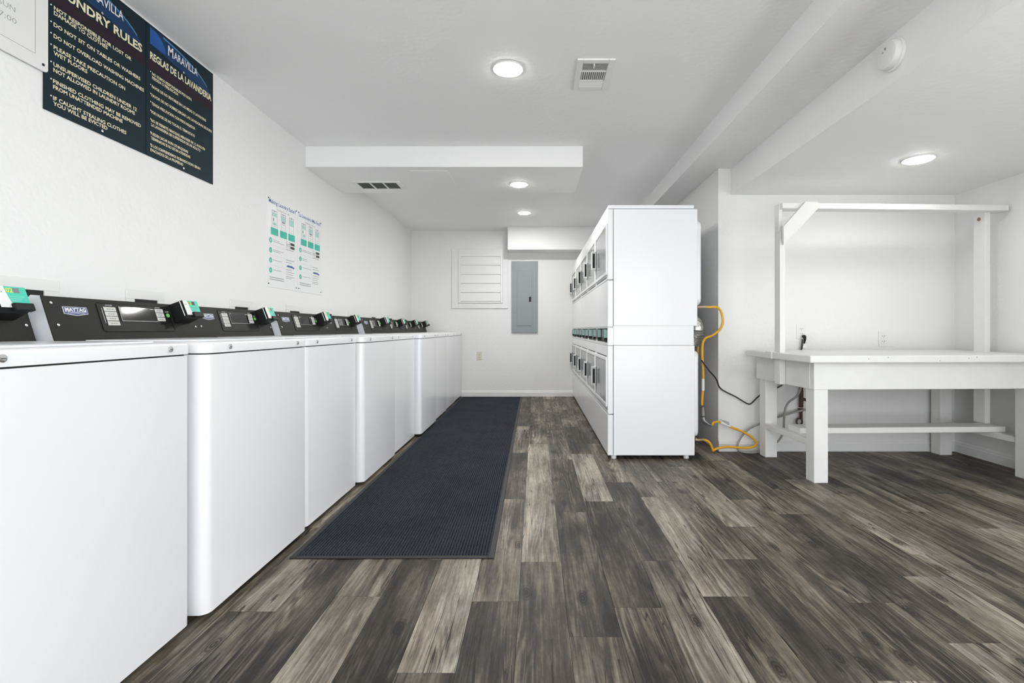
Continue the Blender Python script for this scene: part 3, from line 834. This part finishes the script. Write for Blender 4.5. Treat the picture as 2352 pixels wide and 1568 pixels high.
# ------------------------------------------------------------------ vents
v = empty('ceiling_vent', (.314, 2.708, ZC), 'white louvred ceiling register beside the closest ceiling light', 'vent')
w2, l2 = .098, .158
mb = MB().box(-w2, -.066, -l2, l2, -.010, 0, bev=.003).box(.066, w2, -l2, l2, -.010, 0, bev=.003).box(-.066, .066, -l2, -.125, -.010, 0, bev=.003).box(-.066, .066, .125, l2, -.010, 0, bev=.003)
mb.build('frame', 'plastic', v)
MB().box(-.068, .068, -.127, .127, -.002, -.0006).build('duct_opening', 'vent_dark', v)
me = None
for i in range(6):      # cross slats in the near part
    y = -.118 + i * .0125
    s = MB().box(-.066, .066, -.0035, .0035, -.0008, .0008, mtx=Matrix.Rotation(.75, 4, 'X')).build('slat', 'plastic', v, (0, y, -.006))
MB().box(-.066, .066, -.045, -.036, -.009, -.003).build('divider', 'plastic', v)
for i in range(12):     # lengthwise slats in the middle
    x = -.060 + i * .0109
    MB().box(-.0032, .0032, -.036, .055, -.0007, .0007, mtx=Matrix.Rotation(.6, 4, 'Y')).build('slat', 'plastic', v, (x, 0, -.006))
MB().box(-.066, .066, .055, .064, -.009, -.003).build('divider', 'plastic', v)
for i in range(5):
    y = .070 + i * .0125
    MB().box(-.066, .066, -.0062, .0062, -.0008, .0008, mtx=Matrix.Rotation(-.45, 4, 'X')).build('slat', 'plastic', v, (0, y, -.006))
MB().box(-.010, -.004, -.118, -.095, -.020, -.004, bev=.001).build('damper_lever', 'plastic', v)

v = empty('return_vent', (-1.335, 4.245, 2.176), 'white three-section air grille under the dropped box', 'vent')
mb = MB()
for a in ((-.205, -.165, -.115, .115), (.165, .205, -.115, .115), (-.165, .165, -.115, -.088), (-.165, .165, .088, .115), (-.062, -.048, -.088, .088), (.048, .062, -.088, .088)):
    mb.box(*a, -.008, 0, bev=.002)
mb.build('frame', 'plastic', v)
for k, (x0, x1) in enumerate(((-.165, -.062), (-.048, .048), (.062, .165))):
    MB().box(x0, x1, -.088, .088, -.0015, -.0005).build('grille_back', 'vent_dark', v)
    for j in range(9):
        MB().box(x0, x1, -.0085, .0085, -.0006, .0006, mtx=Matrix.Rotation(.35, 4, 'X')).build('slat', 'grey_slat', v, (0, -.08 + j * .02, -.005))

# louvred opening in the back wall
lw = empty('louvre_vent', (-.785, YB, 1.24), 'white framed louvre panel on the back wall beside the grey electrical panel', 'louvre')
X0, X1, Z0, Z1 = -.395, .398, 0.0, .836
mb = MB()
mb.box(X0, X0 + .095, -.014, 0, Z0, Z1, bev=.003).box(X1 - .075, X1, -.014, 0, Z0, Z1, bev=.003).box(X0 + .095, X1 - .075, -.014, 0, Z1 - .075, Z1, bev=.003).box(X0 + .095, X1 - .075, -.014, 0, Z0, Z0 + .075, bev=.003)
mb.build('casing', 'trim', lw)
mb = MB(); a0, a1, b0_, b1 = X0 + .095, X1 - .075, Z0 + .075, Z1 - .075
mb.box(a0, a0 + .03, -.026, 0, b0_, b1, bev=.003).box(a1 - .03, a1, -.026, 0, b0_, b1, bev=.003).box(a0 + .03, a1 - .03, -.026, 0, b1 - .03, b1, bev=.003).box(a0 + .03, a1 - .03, -.026, 0, b0_, b0_ + .02, bev=.003)
mb.build('frame', 'trim', lw)
n = 5; hh = (b1 - .03 - b0_ - .02) / n
for i in range(n):
    z = b0_ + .02 + i * hh
    mb = MB().prism([(-.004, z), (-.022, z + .006), (-.022, z + .016), (-.008, z + hh + .004), (-.003, z + hh + .004)], a0 + .03, a1 - .03, axis='x')
    mb.build('slat', 'trim', lw)

# ------------------------------------------------------------------ electrical panel
ep = empty('electrical_panel', (-.154, YB, .897), 'grey metal electrical breaker panel on the back wall', 'electrical panel')
MB().box(-.184, .184, -.022, 0, 0, 1.007, bev=.003).build('cover', 'grey_panel', ep)
d = MB().box(-.105, .105, -.028, -.021, .10, .875, bev=.003).build('door', 'grey_panel', ep)
MB().box(.062, .092, -.034, -.027, .435, .505, bev=.002).build('latch', 'black_plastic', d)

# ------------------------------------------------------------------ smoke detector on the beam face
sd = empty('smoke_detector', (XN, 2.093, 2.098), 'round white smoke detector on the ceiling beam face', 'smoke detector')
MB().cyl((-.007, 0, 0), .066, .014, 'x', 36, bev=.002).build('base', 'plastic', sd, smooth=True)
MB().cyl((-.025, 0, 0), .056, .026, 'x', 36, r2=.062, bev=.006).build('cover', 'plastic', sd, smooth=True)
MB().cyl((-.0385, .004, .028), .005, .001, 'x', 12).build('test_button', 'grey_ink', sd)
MB().cyl((-.0385, .018, .018), .004, .001, 'x', 12).build('indicator', 'grey_slat', sd)

# ------------------------------------------------------------------ rule signs on the left wall
def wall_frame(y0, z0, x=XL): return frame((0, 0, 0), (0, 1, 0), (0, 0, 1))
WF = frame((0, 0, 0), (0, 1, 0), (0, 0, 1))
def ellipse(cu, cv, ru, rv, a0, a1, n=28, lim=None):
    pts = []
    for i in range(n + 1):
        a = math.radians(a0 + (a1 - a0) * i / n); u, v = cu + ru * math.cos(a), cv + rv * math.sin(a)
        if lim: u = min(max(u, lim[0]), lim[1]); v = min(max(v, lim[2]), lim[3])
        pts.append((u, v))
    return pts
def rule_sign(y0, w, label, title, tw, th, lines, mara_u, mara_w, side):
    e = empty('rule_sign', (XL, y0, 1.725), label, 'sign', 'laundry rule signs')
    h = .598
    MB().box(0, w, 0, h, 0, .006, bev=.001, mtx=WF).build('board', 'sign_navy', e)
    # print: maroon band, blue swoosh, lettering
    MB().box(.004, w - .004, .392, .438, .0061, .0064, mtx=WF).build('maroon_band', 'maroon', e)
    MB().prism(ellipse(.03, .46, .405, .128, 2, 92, lim=(.02, w - .012, .45, h - .004)) + [(.02, .588), (.02, .51)], .0061, .0064, mtx=WF).build('swoosh_field', 'sign_mid', e)
    MB().prism(ellipse(.02, .515, .095, .068, -5, 90, lim=(.02, w, .5, h - .006)) + [(.02, .509)], .0065, .0068, mtx=WF).build('swoosh_highlight', 'sign_blue', e)
    mb = MB(); el = ellipse(.03, .46, .405, .128, 20, 80); el2 = ellipse(.03, .456, .402, .123, 20, 80)
    mb.prism(el + el2[::-1], .0065, .0068, mtx=WF).build('swoosh_edge', 'sign_arc', e)
    mb = MB()
    put_text(mb, WF, 'M', mara_u, .519, mara_w * .16, .046, bold=.02, lift=.0072)
    put_text(mb, WF, 'ARAVILLA', mara_u + mara_w * .18, .5205, mara_w * .82, .036, bold=.01, lift=.0072)
    mb.build('name_lettering', 'white_ink', e)
    mb = MB(); put_text(mb, WF, title, tw[0], .442, tw[1] - tw[0], th, bold=.03, lift=.0074); mb.build('title_lettering', 'cream_ink', e)
    for u0, u1, vv, hh_, txt in lines:
        mb = MB(); put_text(mb, WF, txt, u0, vv + .001, u1 - u0, hh_, bold=.022, lift=.0072)
        mb.build('lettering', 'cream_ink', e)
    mb = MB(); last = None
    for ln in lines:
        if last is None or last - ln[2] > .03: mb.cyl((.0235, ln[2] + .012, .0072), .0028, .0006, 'z', 8, mtx=WF)
        last = ln[2]
    mb.build('bullet_marks', 'white_ink', e)
    for v_ in (.4875, .0145):
        MB().cyl((.234, v_, .0075), .0055, .003, 'z', 14, mtx=WF, bev=.001).build('screw', 'chrome', e, smooth=True)
    return e
E1 = [(.034, .379, .3725, .0142, 'NOT RESPONSIBLE FOR LOST OR'), (.034, .260, .3545, .0142, 'DAMAGE TO CLOTHES'),
      (.033, .427, .312, .0142, 'DO NOT SIT ON TABLES OR WASHERS'), (.033, .447, .271, .0142, 'DO NOT OVERLOAD WASHING MACHINES'),
      (.033, .346, .230, .0142, 'PLEASE TAKE PRECAUTION ON'), (.033, .168, .2095, .0142, 'WET FLOORS'),
      (.032, .407, .168, .0142, 'UNSUPERVISED CHILDREN UNDER 12'), (.032, .397, .147, .0142, 'NOT ALLOWED IN LAUNDRY ROOMS'),
      (.031, .430, .106, .0142, 'FINISHED CLOTHING MAY BE REMOVED'), (.031, .333, .0855, .0142, 'FROM UNATTENDED MACHINE'),
      (.031, .352, .045, .0142, 'IF CAUGHT STEALING CLOTHES'), (.031, .259, .026, .0142, 'YOU WILL BE EVICTED')]
E2 = [(.032, .293, .3720, .0128, 'NO SOMOS RESPONSABLES POR ROPA'), (.032, .198, .354, .0128, 'PERDIDA O PERJUDICADA'),
      (.031, .401, .313, .0128, 'FAVOR DE NO SENTARSE EN LAS MESAS O LAVADORAS'), (.029, .449, .273, .0128, 'FAVOR DE NO SOBRECARGAR LAS LAVADORAS DE ROPA'),
      (.029, .317, .236, .0128, 'TENGA PRECAUCION CON PISOS MAJADOR'), (.028, .315, .197, .0128, 'POR FAVOR DE NO TOCAR EL TERMOSTATO'),
      (.027, .392, .158, .0128, 'NO SE PERMITE NINOS(AS) MENORES DE 12 ANOS EN'), (.027, .357, .1385, .0128, 'LA LAVANDERIA SIN SUPERVISION DE UN ADULTO'),
      (.024, .266, .0985, .0128, 'PUEDEN SACAR ROPA DE MAQUINAS'), (.025, .281, .078, .0128, 'TERMINADAS SI NO ESTAN ATENDIDAS'),
      (.024, .356, .044, .0128, 'SI LOS SORPRENDEMOS ROBANDO ROPA SERAN'), (.022, .231, .0235, .0128, 'EVACUADOS DE LA PROPIEDAD')]
rule_sign(1.762, .459, 'dark blue LAUNDRY RULES sign in English high on the left wall', 'LAUNDRY RULES', (.020, .437), .034, E1, .128, .21, 0)
rule_sign(2.224, .461, 'dark blue REGLAS DE LA LAVANDERIA sign in Spanish high on the left wall', 'REGLAS DE LA LAVANDERIA', (.020, .444), .032, E2, .131, .205, 1)

# pale notice with hours, overlapping the dark sign
e = empty('hours_sign', (XL, 1.08, 1.853), 'pale grey hours sign cut off at the top left corner', 'sign')
w = .690
MB().prism(round_rect(0, w, 0, .47, .012), .0065, .012, mtx=WF).build('board', 'sign_white', e)
mb = MB()
for a in ((.03, w - .045, .046, .0475), (.03, w - .045, .42, .4215)): mb.box(*a, .0121, .0124, mtx=WF)
mb.box(w - .0465, w - .045, .046, .4215, .0121, .0124, mtx=WF)
mb.build('border_line', 'pale_ink', e)
MB().cyl((w - .018, .022, .0128), .0045, .002, 'z', 12, mtx=WF).build('screw', 'black_plastic', e)
e_hours = e

# ------------------------------------------------------------------ instruction posters
def poster(y0, w, label, title, sub, seed):
    rnd = random.Random(seed)
    e = empty('instruction_poster', (XL, y0, 1.222), label, 'poster', 'laundry instruction posters')
    h = .595
    MB().box(0, w, 0, h, 0, .004, mtx=WF).build('board', 'paper', e)
    T = .0042
    mb = MB(); put_text(mb, WF, title, .022, .556, w - .05, .026, bold=.015, lift=T); mb.build('title', 'blue_ink', e)
    mb = MB(); put_text(mb, WF, sub, w / 2, .525, w * .42, .012, lift=T, align='c')
    ph = (.058, .175, .289) if seed == 1 else (.062, .178, .292)
    fr = MB(); sc = MB(); bl = MB()
    for i, u in enumerate(ph):
        # phone outline
        for a in ((u, u + .002, .392, .512), (u + .066, u + .068, .392, .512), (u, u + .068, .511, .514)): fr.box(*a, T, T + .0003, mtx=WF)
        fr.box(u + .024, u + .044, .505, .509, T, T + .0003, mtx=WF)
        sc.box(u + .006, u + .062, .474 - .01 * i, .500, T, T + .0003, mtx=WF)
        if i == 0:
            sc.box(u + .016, u + .056, .415, .435, T, T + .0003, mtx=WF); fr.prism(ellipse(u + .022, .452, .006, .013, 0, 330, 12), T, T + .0003, mtx=WF)
        if i == 1:
            fr.box(u + .016, u + .054, .452, .462, T, T + .0004, mtx=WF); fr.box(u + .018, u + .050, .44, .444, T, T + .0003, mtx=WF)
        for k in range(2): mb.box(u + .02, u + .048, .422 - .016 * k, .4235 - .016 * k, T, T + .0003, mtx=WF)
    fr.build('phone_outline', 'grey_ink', e); sc.build('phone_screen', 'pale_teal', e)
    for u in ph:
        MB().prism(round_rect(u - .012, u + .082, .350, .397, .005, 3), T, T + .0006, mtx=WF).build('step_panel', 'teal_poster', e)
    nums = MB()
    for k, vv in enumerate((.310, .245, .178, .112)):
        MB().prism(ellipse(.044, vv, .018, .018, 0, 345, 20), T, T + .0005, mtx=WF).build('step_number', 'teal_poster', e)
        put_text(nums, WF, str(k + 1), .044, vv - .008, .008, .016, bold=.02, lift=T + .0007, align='c')
        for j in range(1 if k > 1 else 2):
            mb.box(.074, .074 + (rnd.uniform(.07, .16)), vv + .004 - j * .010, vv + .0065 - j * .010, T, T + .0003, mtx=WF)
        if k: mb.box(.03, w - .05, vv + .033, vv + .0335, T, T + .0003, mtx=WF)
    nums.build('step_digits', 'white_ink', e)
    for a in ((.306, .366, .318, .336), (.306, .366, .293, .311)):
        MB().prism(round_rect(a[0], a[1], a[2], a[3], .003, 3), T, T + .0005, mtx=WF).build('store_button', 'black_ink', e)
    b2 = MB()
    for a in ((.250, .252, .292, .337), (.296, .298, .292, .337), (.250, .298, .291, .2925), (.250, .298, .336, .3375)): b2.box(*a, T, T + .0003, mtx=WF)
    for k in range(2): b2.box(.256, .292, .317 - .012 * k, .321 - .012 * k, T, T + .0003, mtx=WF)
    b2.build('code_box', 'grey_ink', e)
    for k, vv in enumerate((.280, .206, .190, .138, .122, .106, .090, .078)):
        mb.box(.243, .243 + rnd.uniform(.08, .13), vv, vv + .0028, T, T + .0003, mtx=WF)
    b3 = MB().box(.268, .34, .158, .172, T, T + .0004, mtx=WF).box(.252, .27, .160, .168, T, T + .0004, mtx=WF).box(.34, .362, .155, .166, T, T + .0004, mtx=WF)
    b3.build('picture_strip', 'blue_ink', e)
    for vv in (.064, .0505): mb.box(.031, .215, vv, vv + .004, T, T + .0003, mtx=WF)
    mb.build('small_print', 'grey_ink', e)
    for (u, v_) in ((.018, .583), (w - .02, .583), (.018, .022), (w - .02, .022)):
        MB().cyl((u, v_, .005), .0045, .003, 'z', 10, mtx=WF).build('screw', 'black_plastic', e)
    return e
poster(3.228, .412, 'white poster titled Making Laundry Easier with teal step panels', 'Making Laundry Easier!', 'One App Does It All', 1)
poster(3.642, .412, 'white poster titled La Lavanderia Mas Facil with teal step panels', 'La Lavanderia Mas Facil!', 'Una Aplicacion Lo Hace Todo', 2)
for txt, u, v_, w_ in (('SUN', .526, .146, .052), ('7:00', .528, .108, .054)):
    mb = MB(); put_text(mb, WF, txt, u, v_, w_, .0175, bold=-.005, lift=.0122); mb.build('lettering', 'pale_ink', e_hours)
